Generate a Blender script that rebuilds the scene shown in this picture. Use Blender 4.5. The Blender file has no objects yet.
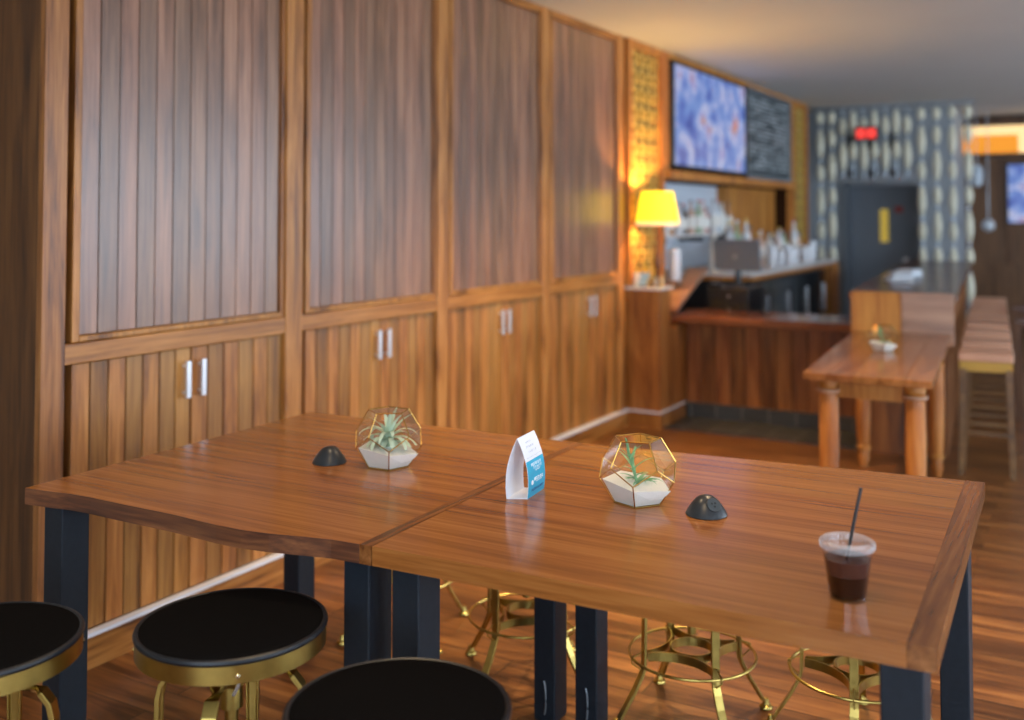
import bpy, bmesh, math, random
from mathutils import Vector, Matrix
random.seed(7)
PI=math.pi; R=math.radians
C=bpy.context.scene.collection
# ------------------------------------------------------------------ helpers
def link(o,parent=None):
    C.objects.link(o)
    if parent is not None: o.parent=parent
    return o
def tag(o,label=None,cat=None,group=None,kind=None):
    if label: o['label']=label
    if cat: o['category']=cat
    if group: o['group']=group
    if kind: o['kind']=kind
    return o
def empty(name,loc=(0,0,0),rz=0):
    o=bpy.data.objects.new(name,None); o.empty_display_size=.05
    o.location=loc; o.rotation_euler=(0,0,rz); return link(o)
class MB:
    def __init__(s): s.b=bmesh.new()
    def box(s,x0,x1,y0,y1,z0,z1,m=0):
        v=[s.b.verts.new((x,y,z)) for z in (z0,z1) for (x,y) in ((x0,y0),(x1,y0),(x1,y1),(x0,y1))]
        for f in ((3,2,1,0),(4,5,6,7),(0,1,5,4),(1,2,6,5),(2,3,7,6),(3,0,4,7)):
            s.b.faces.new([v[i] for i in f]).material_index=m
        return s
    def obox(s,c,u,v,w,m=0):
        c,u,v,w=map(Vector,(c,u,v,w))
        vs=[s.b.verts.new(c+a*u+b*v+d*w) for d in (-1,1) for (a,b) in ((-1,-1),(1,-1),(1,1),(-1,1))]
        for f in ((3,2,1,0),(4,5,6,7),(0,1,5,4),(1,2,6,5),(2,3,7,6),(3,0,4,7)):
            s.b.faces.new([vs[i] for i in f]).material_index=m
        return s
    def prism(s,pts,z0,z1,m=0):
        a=[s.b.verts.new((p[0],p[1],z0)) for p in pts]; b=[s.b.verts.new((p[0],p[1],z1)) for p in pts]
        s.b.faces.new(a[::-1]).material_index=m; s.b.faces.new(b).material_index=m
        n=len(pts)
        for i in range(n): s.b.faces.new((a[i],a[(i+1)%n],b[(i+1)%n],b[i])).material_index=m
        return s
    def lathe(s,prof,c=(0,0,0),n=32,M=None,m=0):
        c=Vector(c); rings=[]
        for r,z in prof:
            if r<1e-6:
                p=Vector((0,0,z)); p=(M@p if M else p)+c; rings.append([s.b.verts.new(p)])
            else:
                q=[]
                for i in range(n):
                    a=2*PI*i/n; p=Vector((r*math.cos(a),r*math.sin(a),z)); p=(M@p if M else p)+c
                    q.append(s.b.verts.new(p))
                rings.append(q)
        for A,B in zip(rings,rings[1:]):
            for i in range(n):
                j=(i+1)%n
                try:
                    if len(A)==1 and len(B)==1: continue
                    if len(A)==1: f=s.b.faces.new((A[0],B[j],B[i]))
                    elif len(B)==1: f=s.b.faces.new((A[i],A[j],B[0]))
                    else: f=s.b.faces.new((A[i],A[j],B[j],B[i]))
                    f.material_index=m; f.smooth=True
                except ValueError: pass
        return s
    def sweep(s,path,prof,up=(0,0,1),closed=False,smooth=True,m=0,scale=None):
        """prof: list of (u,v) ; u along side, v along normal. """
        P=[Vector(p) for p in path]; n=len(P); up=Vector(up); rings=[]
        for i,p in enumerate(P):
            if closed: t=P[(i+1)%n]-P[i-1]
            else: t=P[min(i+1,n-1)]-P[max(i-1,0)]
            t.normalize(); side=t.cross(up)
            if side.length<1e-4: side=t.cross(Vector((1,0,0)))
            side.normalize(); nn=side.cross(t).normalized()
            k=scale[i] if scale else 1
            rings.append([s.b.verts.new(p+side*(u*k)+nn*(v*k)) for u,v in prof])
        k=len(prof); rng=range(n if closed else n-1)
        for i in rng:
            A=rings[i];B=rings[(i+1)%n]
            for j in range(k):
                f=s.b.faces.new((A[j],A[(j+1)%k],B[(j+1)%k],B[j])); f.smooth=smooth; f.material_index=m
        if not closed:
            s.b.faces.new(rings[0][::-1]).material_index=m; s.b.faces.new(rings[-1]).material_index=m
        return s
    def tube(s,path,r,n=8,closed=False,m=0,up=(0,0,1),scale=None):
        return s.sweep(path,[(r*math.cos(2*PI*i/n),r*math.sin(2*PI*i/n)) for i in range(n)],up,closed,True,m,scale)
    def build(s,name,mat,parent=None,bevel=0,seg=2,smooth=None):
        bmesh.ops.recalc_face_normals(s.b,faces=s.b.faces)
        me=bpy.data.meshes.new(name); s.b.to_mesh(me); s.b.free()
        for x in (mat if isinstance(mat,(list,tuple)) else [mat]): me.materials.append(x)
        o=bpy.data.objects.new(name,me); link(o,parent)
        if any(p.use_smooth for p in me.polygons): me.set_sharp_from_angle(angle=R(38))
        if bevel:
            md=o.modifiers.new('bevel','BEVEL'); md.width=bevel; md.segments=seg; md.limit_method='ANGLE'; md.angle_limit=R(40)
        if smooth:
            for p in me.polygons: p.use_smooth=True
        return o
def rect(w,h): return [(-w/2,-h/2),(w/2,-h/2),(w/2,h/2),(-w/2,h/2)]
def circ(cx,cy,z,r,n=40): return [(cx+r*math.cos(2*PI*i/n),cy+r*math.sin(2*PI*i/n),z) for i in range(n)]
def bez(p0,p1,p2,p3,n=10):
    p0,p1,p2,p3=map(Vector,(p0,p1,p2,p3)); o=[]
    for i in range(n+1):
        t=i/n; o.append((1-t)**3*p0+3*(1-t)**2*t*p1+3*(1-t)*t*t*p2+t**3*p3)
    return o
def copy_tree(o,parent=None):
    c=o.copy(); C.objects.link(c)
    if parent is not None: c.parent=parent
    for ch in list(o.children): copy_tree(ch,c)
    return c
# ------------------------------------------------------------------ materials
def newmat(name):
    m=bpy.data.materials.new(name); m.use_nodes=True
    nt=m.node_tree; return m,nt,nt.nodes['Principled BSDF']
def setp(b,**k):
    for a,v in k.items(): b.inputs[a.replace('_',' ')].default_value=v
def plain(name,col,rough=.5,metal=0,spec=.5,noise=0,nscale=30,bump=0,**k):
    m,nt,b=newmat(name); N=nt.nodes; L=nt.links
    setp(b,Base_Color=(*col,1),Roughness=rough,Metallic=metal)
    b.inputs['Specular IOR Level'].default_value=spec
    for a,v in k.items(): b.inputs[a.replace('_',' ')].default_value=v
    if noise or bump:
        tc=N.new('ShaderNodeTexCoord'); nz=N.new('ShaderNodeTexNoise'); nz.inputs['Scale'].default_value=nscale; nz.inputs['Detail'].default_value=4
        L.new(tc.outputs['Object'],nz.inputs['Vector'])
        if noise:
            mx=N.new('ShaderNodeMix'); mx.data_type='RGBA'
            mx.inputs[6].default_value=(*[c*(1-noise) for c in col],1); mx.inputs[7].default_value=(*[min(1,c*(1+noise)) for c in col],1)
            L.new(nz.outputs[0],mx.inputs[0]); L.new(mx.outputs[2],b.inputs['Base Color'])
        if bump:
            bp=N.new('ShaderNodeBump'); bp.inputs['Strength'].default_value=bump; bp.inputs['Distance'].default_value=.002
            L.new(nz.outputs[0],bp.inputs['Height']); L.new(bp.outputs[0],b.inputs['Normal'])
    return m
def wood(name,dark,mid,light,axis='Z',rough=.35,island=.35,stretch=14,scale=5,spec=.5,coat=0,bump=.08,contrast=1,huevar=.012):
    m,nt,b=newmat(name); N=nt.nodes; L=nt.links
    tc=N.new('ShaderNodeTexCoord'); geo=N.new('ShaderNodeNewGeometry')
    off=N.new('ShaderNodeVectorMath'); off.operation='SCALE'; 
    comb=N.new('ShaderNodeCombineXYZ')
    for i in range(3): L.new(geo.outputs['Random Per Island'],comb.inputs[i])
    L.new(comb.outputs[0],off.inputs[0]); off.inputs['Scale'].default_value=37.0
    add=N.new('ShaderNodeVectorMath'); L.new(tc.outputs['Object'],add.inputs[0]); L.new(off.outputs[0],add.inputs[1])
    mp=N.new('ShaderNodeMapping'); L.new(add.outputs[0],mp.inputs[0])
    sc=[scale*stretch/3]*3; sc['XYZ'.index(axis)]=scale/3
    mp.inputs['Scale'].default_value=sc
    n1=N.new('ShaderNodeTexNoise'); n1.inputs['Scale'].default_value=1.0; n1.inputs['Detail'].default_value=6; n1.inputs['Roughness'].default_value=.62; n1.inputs['Distortion'].default_value=.6
    L.new(mp.outputs[0],n1.inputs['Vector'])
    mp2=N.new('ShaderNodeMapping'); s2=[scale*stretch*2.2]*3; s2['XYZ'.index(axis)]=scale*.7; mp2.inputs['Scale'].default_value=s2
    L.new(add.outputs[0],mp2.inputs[0])
    n2=N.new('ShaderNodeTexNoise'); n2.inputs['Scale'].default_value=1.0; n2.inputs['Detail'].default_value=3
    L.new(mp2.outputs[0],n2.inputs['Vector'])
    mix=N.new('ShaderNodeMath'); mix.operation='MULTIPLY_ADD'; mix.inputs[1].default_value=.35; L.new(n2.outputs[0],mix.inputs[0])
    sub=N.new('ShaderNodeMath'); sub.operation='MULTIPLY_ADD'; sub.inputs[1].default_value=.75; sub.inputs[2].default_value=-.04; L.new(n1.outputs[0],sub.inputs[0]); L.new(sub.outputs[0],mix.inputs[2])
    cr=N.new('ShaderNodeValToRGB'); e=cr.color_ramp.elements
    e[0].position=.5-.16/contrast; e[0].color=(*dark,1); e[1].position=.5+.16/contrast; e[1].color=(*light,1)
    k=e.new(.5); k.color=(*mid,1)
    L.new(mix.outputs[0],cr.inputs[0])
    hsv=N.new('ShaderNodeHueSaturation'); L.new(cr.outputs[0],hsv.inputs['Color'])
    mr=N.new('ShaderNodeMapRange'); mr.inputs['To Min'].default_value=1-island; mr.inputs['To Max'].default_value=1+island
    L.new(geo.outputs['Random Per Island'],mr.inputs[0]); L.new(mr.outputs[0],hsv.inputs['Value'])
    wn=N.new('ShaderNodeTexWhiteNoise'); wn.noise_dimensions='1D'; L.new(geo.outputs['Random Per Island'],wn.inputs['W'])
    mh=N.new('ShaderNodeMapRange'); mh.inputs['To Min'].default_value=.5-huevar*.4; mh.inputs['To Max'].default_value=.5+huevar*.4
    L.new(wn.outputs['Value'],mh.inputs[0]); L.new(mh.outputs[0],hsv.inputs['Hue'])
    L.new(hsv.outputs[0],b.inputs['Base Color'])
    rr=N.new('ShaderNodeMapRange'); rr.inputs['To Min'].default_value=rough*.8; rr.inputs['To Max'].default_value=rough*1.25
    L.new(n1.outputs[0],rr.inputs[0]); L.new(rr.outputs[0],b.inputs['Roughness'])
    b.inputs['Specular IOR Level'].default_value=spec; b.inputs['Coat Weight'].default_value=coat; b.inputs['Coat Roughness'].default_value=.28
    if bump:
        bp=N.new('ShaderNodeBump'); bp.inputs['Strength'].default_value=bump; bp.inputs['Distance'].default_value=.003
        L.new(mix.outputs[0],bp.inputs['Height']); L.new(bp.outputs[0],b.inputs['Normal'])
    return m
def emis(name,col,st,mixcol=None,scale=3):
    m=bpy.data.materials.new(name); m.use_nodes=True; nt=m.node_tree; N=nt.nodes; L=nt.links
    b=N['Principled BSDF']; setp(b,Base_Color=(*col,1),Roughness=.6); b.inputs['Emission Color'].default_value=(*col,1); b.inputs['Emission Strength'].default_value=st
    return m
CAB=((.10,.032,.006),(.35,.138,.028),(.52,.24,.062))
M={}
M['cab']=wood('cabinet_teak',*CAB,axis='Z',rough=.38,island=.20,scale=4.5,stretch=10,spec=.55)
M['panel']=wood('cabinet_panel',(.10,.044,.02),(.22,.10,.05),(.34,.17,.09),axis='Z',rough=.33,island=.24,scale=4,stretch=10,spec=.8,coat=.35)
M['cabh']=wood('rail_teak',*CAB,axis='Y',rough=.34,island=.15,scale=4.5,stretch=10)
M['side']=wood('end_panel_wood',(.045,.017,.005),(.11,.042,.010),(.17,.07,.018),axis='Z',rough=.5,island=.1,scale=4,stretch=9)
M['top']=wood('table_top_wood',(.13,.038,.008),(.30,.106,.023),(.42,.17,.043),axis='X',rough=.18,island=.04,scale=2.6,stretch=28,contrast=.8,spec=.5,bump=.04)
M['edge']=wood('dark_live_edge',(.03,.010,.006),(.11,.038,.016),(.24,.09,.03),axis='X',rough=.4,island=.05,scale=4,stretch=12)
M['topend']=wood('table_end_board',(.07,.022,.007),(.20,.068,.018),(.33,.13,.04),axis='Y',rough=.25,island=.05,scale=3.4,stretch=12,bump=.04)
M['floor']=None
M['bar']=wood('bar_front_wood',(.08,.022,.006),(.22,.070,.016),(.36,.135,.034),axis='Z',rough=.4,island=.16,scale=4,stretch=9)  # orange strengthened in the colour in place of warm light near the bar
M['bartop']=wood('bar_top_wood',(.10,.028,.012),(.20,.07,.03),(.30,.12,.05),axis='X',rough=.16,island=.12,scale=4,stretch=9)
M['bartopy']=wood('long_bar_top_wood',(.05,.018,.01),(.11,.045,.024),(.17,.08,.042),axis='Y',rough=.22,island=.12,scale=4,stretch=9)
M['ftable']=wood('small_table_wood',(.10,.032,.010),(.20,.075,.024),(.32,.13,.045),axis='Y',rough=.16,island=.2,scale=4,stretch=9)
M['legwood']=wood('turned_leg_wood',(.22,.070,.014),(.42,.15,.028),(.54,.23,.055),axis='Z',rough=.3,island=.1,scale=5,stretch=7)
M['golden']=plain('golden_apron',(.55,.32,.05),.5)
M['partw']=wood('partition_wood',(.14,.042,.008),(.34,.12,.024),(.48,.20,.05),axis='Z',rough=.35,island=.1,scale=4,stretch=6)  # extra orange in the colour stands in for warm light at the partition
M['pale']=wood('pale_end_board',(.24,.12,.07),(.38,.21,.13),(.5,.3,.19),axis='X',rough=.35,island=.3,scale=4,stretch=7)
M['orange']=wood('honey_panel',(.26,.085,.014),(.46,.17,.026),(.6,.27,.05),axis='Z',rough=.55,island=.1,scale=4,stretch=8)
M['stoolwood']=wood('bar_stool_wood',(.09,.04,.012),(.19,.09,.028),(.3,.15,.05),axis='X',rough=.4,island=.1,scale=4,stretch=8)
M['seatwood']=wood('seat_wood',(.45,.22,.13),(.62,.33,.2),(.72,.42,.27),axis='X',rough=.4,island=.1,scale=4,stretch=6)
M['darkwood']=wood('dark_chair_wood',(.05,.02,.01),(.11,.045,.02),(.18,.08,.035),axis='Z',rough=.4,island=.1)
M['backwall']=wood('far_wall_wood',(.08,.035,.014),(.16,.07,.026),(.24,.11,.045),axis='Z',rough=.45,island=.3)
M['brass']=plain('aged_brass',(.46,.33,.09),.3,1,noise=.4,nscale=18)
M['brassw']=plain('thin_brass_came',(.66,.42,.12),.22,1)
M['rivet']=plain('bright_rivet',(.9,.8,.55),.2,1)
M['seat']=plain('black_seat_vinyl',(.006,.0055,.0055),.7,0,.10,bump=.15,nscale=300,IOR=1.15)
M['seatrim']=plain('seat_edge_piping',(.010,.012,.016),.38,0,.4)
M['steel']=plain('blue_black_steel',(.012,.017,.025),.5,.2,.4,noise=.3,nscale=60,bump=.2)
M['chrome']=plain('brushed_steel',(.80,.82,.86),.32,.7)
M['alu']=plain('aluminium_strip',(.86,.90,1.0),.4,.05)
M['rubber']=plain('black_dome_plastic',(.022,.026,.03),.33,0,.5)
M['rubber2']=plain('grey_socket_plastic',(.045,.055,.06),.42,0,.5)
M['hole']=plain('socket_slots',(.003,.003,.003),.7)
M['sand']=plain('white_sand',(.82,.80,.74),.9,0,.2,noise=.18,nscale=400,bump=1.0)
M['leaf']=plain('pale_airplant_leaf',(.56,.68,.50),.55,0,.3,noise=.25,nscale=60)
M['leaf2']=plain('green_airplant_leaf',(.20,.42,.20),.5,0,.3,noise=.25,nscale=60)
M['card']=plain('white_card',(.84,.86,.92),.35,0,.4)
M['blue']=plain('cyan_print',(.02,.42,.66),.3,0,.4)
M['navy']=plain('navy_print',(.03,.06,.22),.4)
M['white']=plain('white_print',(.9,.93,.95),.5)
M['greytext']=plain('grey_print',(.45,.47,.55),.5)
M['coffee']=plain('iced_coffee',(.014,.002,.001),.12,0,.5)
M['coffeehi']=plain('milky_coffee_layer',(.075,.025,.016),.15,0,.5)
M['straw']=plain('black_straw',(.015,.015,.018),.3)
def glass(name,rough=.02,tint=(1,1,1),fac=1.0,ior=1.45,base=.03):
    m=bpy.data.materials.new(name); m.use_nodes=True; nt=m.node_tree; N=nt.nodes; L=nt.links
    N.remove(N['Principled BSDF']); out=N['Material Output']
    tr=N.new('ShaderNodeBsdfTransparent'); tr.inputs[0].default_value=(*tint,1)
    gl=N.new('ShaderNodeBsdfGlossy'); gl.inputs['Roughness'].default_value=rough
    fr=N.new('ShaderNodeLayerWeight'); fr.inputs['Blend'].default_value=.5; pw=N.new('ShaderNodeMath'); pw.operation='POWER'; pw.inputs[1].default_value=4.5; L.new(fr.outputs['Facing'],pw.inputs[0])
    ma=N.new('ShaderNodeMath'); ma.operation='MULTIPLY_ADD'; ma.inputs[1].default_value=fac; ma.inputs[2].default_value=base
    L.new(pw.outputs[0],ma.inputs[0]); mx=N.new('ShaderNodeMixShader'); L.new(ma.outputs[0],mx.inputs[0]); L.new(tr.outputs[0],mx.inputs[1]); L.new(gl.outputs[0],mx.inputs[2]); L.new(mx.outputs[0],out.inputs[0])
    return m
M['glass']=glass('thin_clear_glass',.03,(.96,.97,.97),.9,1.5,.06)
M['window_glass']=glass('window_glass',.0,(.98,.99,1),.5,1.45,.01)
def frosted(name,col,alpha):
    m=bpy.data.materials.new(name); m.use_nodes=True; nt=m.node_tree; b=nt.nodes['Principled BSDF']
    setp(b,Base_Color=(*col,1),Roughness=.15,Alpha=alpha); b.inputs['Specular IOR Level'].default_value=1.0
    return m
M['cup']=glass('clear_cup_plastic',.06,(.95,.94,.95),.9,1.45,.03)
M['lid']=frosted('ribbed_lid_plastic',(.85,.83,.84),.20)
M['tile']=None
M['black']=plain('black_plastic',(.012,.013,.015),.35,0,.5)
M['blackg']=plain('black_glass_door',(.02,.028,.036),.12,0,.6)
M['slate']=plain('slate_paint',(.19,.215,.25),.5)
M['screenback']=plain('dark_grey_housing',(.13,.15,.18),.6)
M['cream']=plain('cream_bead',(.78,.76,.60),.4,noise=.1,nscale=8)
M['wire']=plain('grey_rod',(.30,.34,.38),.35,.8)
M['greywall']=plain('blue_grey_wall',(.34,.38,.42),.7)
M['ceil']=plain('grey_ceiling_paint',(.62,.62,.60),.75,0,.2,noise=.04,nscale=2)
M['wall']=plain('taupe_wall_paint',(.34,.29,.23),.8,0,.2)
M['wstone']=plain('white_counter_stone',(.72,.70,.68),.2)
M['shade']=emis('glowing_yellow_shade',(1.0,.62,.02),2.0)
M['shadeband']=emis('glowing_cream_band',(1.0,.62,.28),1.0)
M['red']=emis('red_sign_light',(.9,.05,.04),1.0)
M['amber']=emis('amber_light_box',(.80,.28,.02),.75)
M['amber2']=emis('pale_amber_light_box',(1.0,.70,.32),.8)
M['bulb']=emis('downlight_diffuser',(1.0,.85,.65),5)
M['chalk']=plain('chalk',(.5,.55,.58),.9)
M['board']=plain('chalkboard',(.055,.075,.085),.5,noise=.3,nscale=6)
M['yel']=emis('lit_yellow_glass',(.75,.52,.08),.35)
M['gold']=plain('gold_lattice',(.70,.48,.12),.45,.2)
M['latback']=plain('lattice_backing',(.035,.014,.005),.8,0,.1)
def floor_mat():
    m,nt,b=newmat('plank_floor'); N=nt.nodes; L=nt.links
    tc=N.new('ShaderNodeTexCoord'); br=N.new('ShaderNodeTexBrick')
    br.offset=.37; br.inputs['Color1'].default_value=(0,0,0,1); br.inputs['Color2'].default_value=(1,1,1,1); br.inputs['Mortar'].default_value=(.5,.5,.5,1)
    br.inputs['Scale'].default_value=1; br.inputs['Brick Width'].default_value=1.3; br.inputs['Row Height'].default_value=.125; br.inputs['Mortar Size'].default_value=.0022
    L.new(tc.outputs['Object'],br.inputs[0])
    sep=N.new('ShaderNodeVectorMath'); sep.operation='SCALE'; sep.inputs['Scale'].default_value=23; L.new(br.outputs[0],sep.inputs[0])
    add=N.new('ShaderNodeVectorMath'); L.new(tc.outputs['Object'],add.inputs[0]); L.new(sep.outputs[0],add.inputs[1])
    mp=N.new('ShaderNodeMapping'); mp.inputs['Scale'].default_value=(1.6,16,16); L.new(add.outputs[0],mp.inputs[0])
    n=N.new('ShaderNodeTexNoise'); n.inputs['Scale'].default_value=1; n.inputs['Detail'].default_value=7; n.inputs['Roughness'].default_value=.65; n.inputs['Distortion'].default_value=.7; L.new(mp.outputs[0],n.inputs[0])
    cr=N.new('ShaderNodeValToRGB'); e=cr.color_ramp.elements; e[0].position=.33; e[0].color=(.065,.021,.006,1); e[1].position=.68; e[1].color=(.36,.155,.045,1); k=e.new(.5); k.color=(.20,.074,.02,1)
    L.new(n.outputs[0],cr.inputs[0])
    mr=N.new('ShaderNodeMapRange'); mr.inputs['To Min'].default_value=.6; mr.inputs['To Max'].default_value=1.3; L.new(br.outputs[0],mr.inputs[0])
    h=N.new('ShaderNodeHueSaturation'); L.new(cr.outputs[0],h.inputs['Color']); L.new(mr.outputs[0],h.inputs['Value'])
    mx=N.new('ShaderNodeMix'); mx.data_type='RGBA'; L.new(br.outputs['Fac'],mx.inputs[0]); L.new(h.outputs[0],mx.inputs[6]); mx.inputs[7].default_value=(.02,.008,.004,1)
    L.new(mx.outputs[2],b.inputs['Base Color']); b.inputs['Roughness'].default_value=.34
    bp=N.new('ShaderNodeBump'); bp.inputs['Strength'].default_value=.12; bp.inputs['Distance'].default_value=.004; L.new(n.outputs[0],bp.inputs['Height']); L.new(bp.outputs[0],b.inputs['Normal'])
    return m
M['floor']=floor_mat()
def tile_mat():
    m,nt,b=newmat('dark_floor_tile'); N=nt.nodes; L=nt.links
    tc=N.new('ShaderNodeTexCoord'); mp=N.new('ShaderNodeMapping'); L.new(tc.outputs['Object'],mp.inputs[0])
    br=N.new('ShaderNodeTexBrick'); br.offset=0; br.inputs['Color1'].default_value=(.030,.033,.036,1); br.inputs['Color2'].default_value=(.055,.058,.06,1); br.inputs['Mortar'].default_value=(.20,.19,.17,1)
    br.inputs['Scale'].default_value=1; br.inputs['Brick Width'].default_value=.2; br.inputs['Row Height'].default_value=.2; br.inputs['Mortar Size'].default_value=.004
    L.new(mp.outputs[0],br.inputs[0]); L.new(br.outputs[0],b.inputs['Base Color']); b.inputs['Roughness'].default_value=.38
    return m
M['tile']=tile_mat()
def tv_mat(name,seed):
    m=bpy.data.materials.new(name); m.use_nodes=True; nt=m.node_tree; N=nt.nodes; L=nt.links; b=N['Principled BSDF']
    setp(b,Base_Color=(.01,.01,.02,1),Roughness=.2)
    tc=N.new('ShaderNodeTexCoord'); ad=N.new('ShaderNodeVectorMath'); ad.inputs[1].default_value=(seed,seed*2,seed*3); L.new(tc.outputs['Object'],ad.inputs[0])
    v=N.new('ShaderNodeTexNoise'); v.inputs['Scale'].default_value=4.2; v.inputs['Detail'].default_value=3; L.new(ad.outputs[0],v.inputs[0])
    cr=N.new('ShaderNodeValToRGB'); e=cr.color_ramp.elements
    e[0].position=.30; e[0].color=(.05,.08,.38,1); e[1].position=.74; e[1].color=(.75,.10,.08,1)
    for p,c in ((.40,(.12,.20,.62,1)),(.47,(.20,.34,.74,1)),(.53,(.36,.42,.80,1)),(.58,(.60,.66,.88,1)),(.62,(.30,.26,.66,1)),(.67,(.62,.38,.28,1))):
        k=e.new(p); k.color=c
    L.new(v.outputs[0],cr.inputs[0]); L.new(cr.outputs[0],b.inputs['Emission Color']); b.inputs['Emission Strength'].default_value=.7
    return m
M['tv']=tv_mat('television_picture',3.3); M['tv2']=tv_mat('television_picture_far',8.1)

# ------------------------------------------------------------------ room shell
FX=-3.0; CEIL=2.87; YB=15.0
def struct(name,mb,mat,**k): return tag(mb.build(name,mat,**k),kind='structure')
struct('floor',MB().box(-3.6,4.7,-3.1,YB+.1,-.1,0),M['floor'])
struct('ceiling',MB().box(-3.6,4.7,-3.1,YB+.1,CEIL,CEIL+.1),M['ceil'])
struct('wall_left',MB().box(-3.6,-3.35,-3.1,YB+.1,0,CEIL),M['wall'])
struct('wall_back',MB().box(-3.35,4.7,YB,YB+.1,0,CEIL),M['backwall'])
# right wall with three tall window openings
wins=[(-1.6,1.6),(2.2,5.4),(6.0,9.2),(9.8,13.0)]; wz0,wz1=.35,2.65; WX=4.6
w=MB(); y=-3.1
for a,b_ in wins:
    w.box(WX,WX+.1,y,a,0,CEIL); w.box(WX,WX+.1,a,b_,0,wz0); w.box(WX,WX+.1,a,b_,wz1,CEIL); y=b_
w.box(WX,WX+.1,y,YB,0,CEIL); struct('wall_right',w,M['wall'])
for i,(a,b_) in enumerate(wins):
    o=tag(empty('window_%d'%(i+1),(WX,(a+b_)/2,wz0)),kind='structure')
    h=(b_-a)/2; f=MB()
    f.box(-.03,.08,-h,-h+.07,0,wz1-wz0); f.box(-.03,.08,h-.07,h,0,wz1-wz0); f.box(-.03,.08,-h,h,0,.07); f.box(-.03,.08,-h,h,wz1-wz0-.07,wz1-wz0)
    for k in (-1,1): f.box(-.02,.07,k*h/3-.03,k*h/3+.03,.07,wz1-wz0-.07)
    f.build('window_frame',M['black'],o); MB().box(.03,.036,-h+.07,h-.07,.07,wz1-wz0-.07).build('window_pane',M['window_glass'],o)
# wall behind the camera with a wide unseen window, added for frontal light
w=MB(); a,b_=-1.5,3.2
w.box(-3.35,a,-3.1,-3.0,0,CEIL).box(b_,WX,-3.1,-3.0,0,CEIL).box(a,b_,-3.1,-3.0,0,.7).box(a,b_,-3.1,-3.0,2.6,CEIL); struct('wall_front',w,M['wall'])
o=tag(empty('window_5',((a+b_)/2,-3.05,.7)),kind='structure'); h=(b_-a)/2; f=MB()
f.box(-h,-h+.07,-.03,.05,0,1.9).box(h-.07,h,-.03,.05,0,1.9).box(-h,h,-.03,.05,0,.07).box(-h,h,-.03,.05,1.83,1.9)
for k in (-.5,0,.5): f.box(k*h-.03,k*h+.03,-.02,.04,.07,1.83)
f.build('window_frame',M['black'],o); MB().box(-h+.07,h-.07,.0,.006,.07,1.83).build('window_pane',M['window_glass'],o)

# ------------------------------------------------------------------ built-in cabinets
B=[2.24,3.42,4.58,5.76,6.93]
cablabels=['teak wall cabinet at the near left end, beside the dark end panel',
 'second teak wall cabinet from the left, behind the bushy plant terrarium',
 'third teak wall cabinet from the left, above the white and cyan table tent',
 'teak wall cabinet farthest along the wall, catching the yellow lamp glow']
RB,RT=1.045,1.115
for k in range(4):
    y0,y1=B[k],B[k+1]
    t=tag(empty('wall_cabinet',(FX,(y0+y1)/2,0)),cablabels[k],'cabinet','built-in cabinets along the left wall'); ox,oy=-FX,-(y0+y1)/2
    def bb(mb,x0,x1,a,b_,z0,z1): mb.box(x0+ox,x1+ox,a+oy,b_+oy,z0,z1)
    st=MB()
    s0=y1-.105; ce=CEIL-.001
    bb(st,-3.03,-3.0,s0,y1,.125,ce)
    if k==0: st.box(-.03,0,2.150+oy,y0+oy,0,ce)
    st.build('stile',M['cab'],t,bevel=.003)
    st=MB(); bb(st,-3.348,-3.062,y0 if k else 2.18,y1-.001,.0,ce); st.build('carcass',M['side'],t)
    st=MB(); bb(st,-3.03,-3.004,y0+.001,s0-.001,RB,RT); st.build('rail',M['cabh'],t,bevel=.003); st=MB(); bb(st,-3.05,-3.008,y0+.03,s0-.001,ce-.05,ce); st.build('top_rail',M['cabh'],t,bevel=.003)
    # upper panel: moulding + planks
    mo=MB(); a,b_=y0+.035,s0
    bb(mo,-3.06,-3.012,a,a+.03,RT+.001,ce-.052); bb(mo,-3.06,-3.012,b_-.02,b_-.001,RT+.001,ce-.052); bb(mo,-3.06,-3.012,a+.03,b_-.02,RT+.001,RT+.022)
    mo.build('panel_moulding',M['cab'],t,bevel=.004)
    pl=MB(); a+=.031; b_-=.021; n=12; w=(b_-a)/n
    for i in range(n): bb(pl,-3.06,-3.026-random.random()*.0015,a+i*w+.0024,a+(i+1)*w-.0024,RT+.023,ce-.052)
    pl.build('upper_panel',M['panel'],t,bevel=.002,seg=1)
    # lower doors, planked, with bar handles
    a,b_=y0+.042,s0-.003; mid={0:2.812,1:4.008,2:5.188,3:6.38}[k]
    for d,(p,q) in enumerate(((a,mid-.002),(mid+.002,b_))):
        n=7 if d==0 else 6; dm=MB(); w=(q-p)/n
        for i in range(n): bb(dm,-3.06,-3.022-random.random()*.001,p+i*w+.003,p+(i+1)*w-.003,.128,RB-.004)
        do=dm.build('door',M['cab'],t,bevel=.002,seg=1)
        hy=mid+(-.038 if d==0 else .038); hm=MB()
        bb(hm,-3.000,-2.990,hy-.011,hy+.011,.855,.995)
        bb(hm,-3.0225,-2.999,hy-.006,hy+.006,.868,.880); bb(hm,-3.0225,-2.999,hy-.006,hy+.006,.970,.982)
        hm.build('handle',M['chrome'],do,bevel=.002)
t=tag(MB().box(-3.348,-3.031,2.152,2.178,0,CEIL-.001).build('end_panel',M['side'],bevel=.002),'dark reddish brown flat end panel closing the near end of the cabinets','panel')
t.data.transform(Matrix.Translation((0,0,0)))
struct('baseboard_left',MB().box(-3.06,-2.998,2.178,6.975,0,.1115),M['cabh'],bevel=.002)
struct('trim_1',MB().box(-3.02,-2.990,2.178,6.975,.112,.126),M['alu'])

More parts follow.
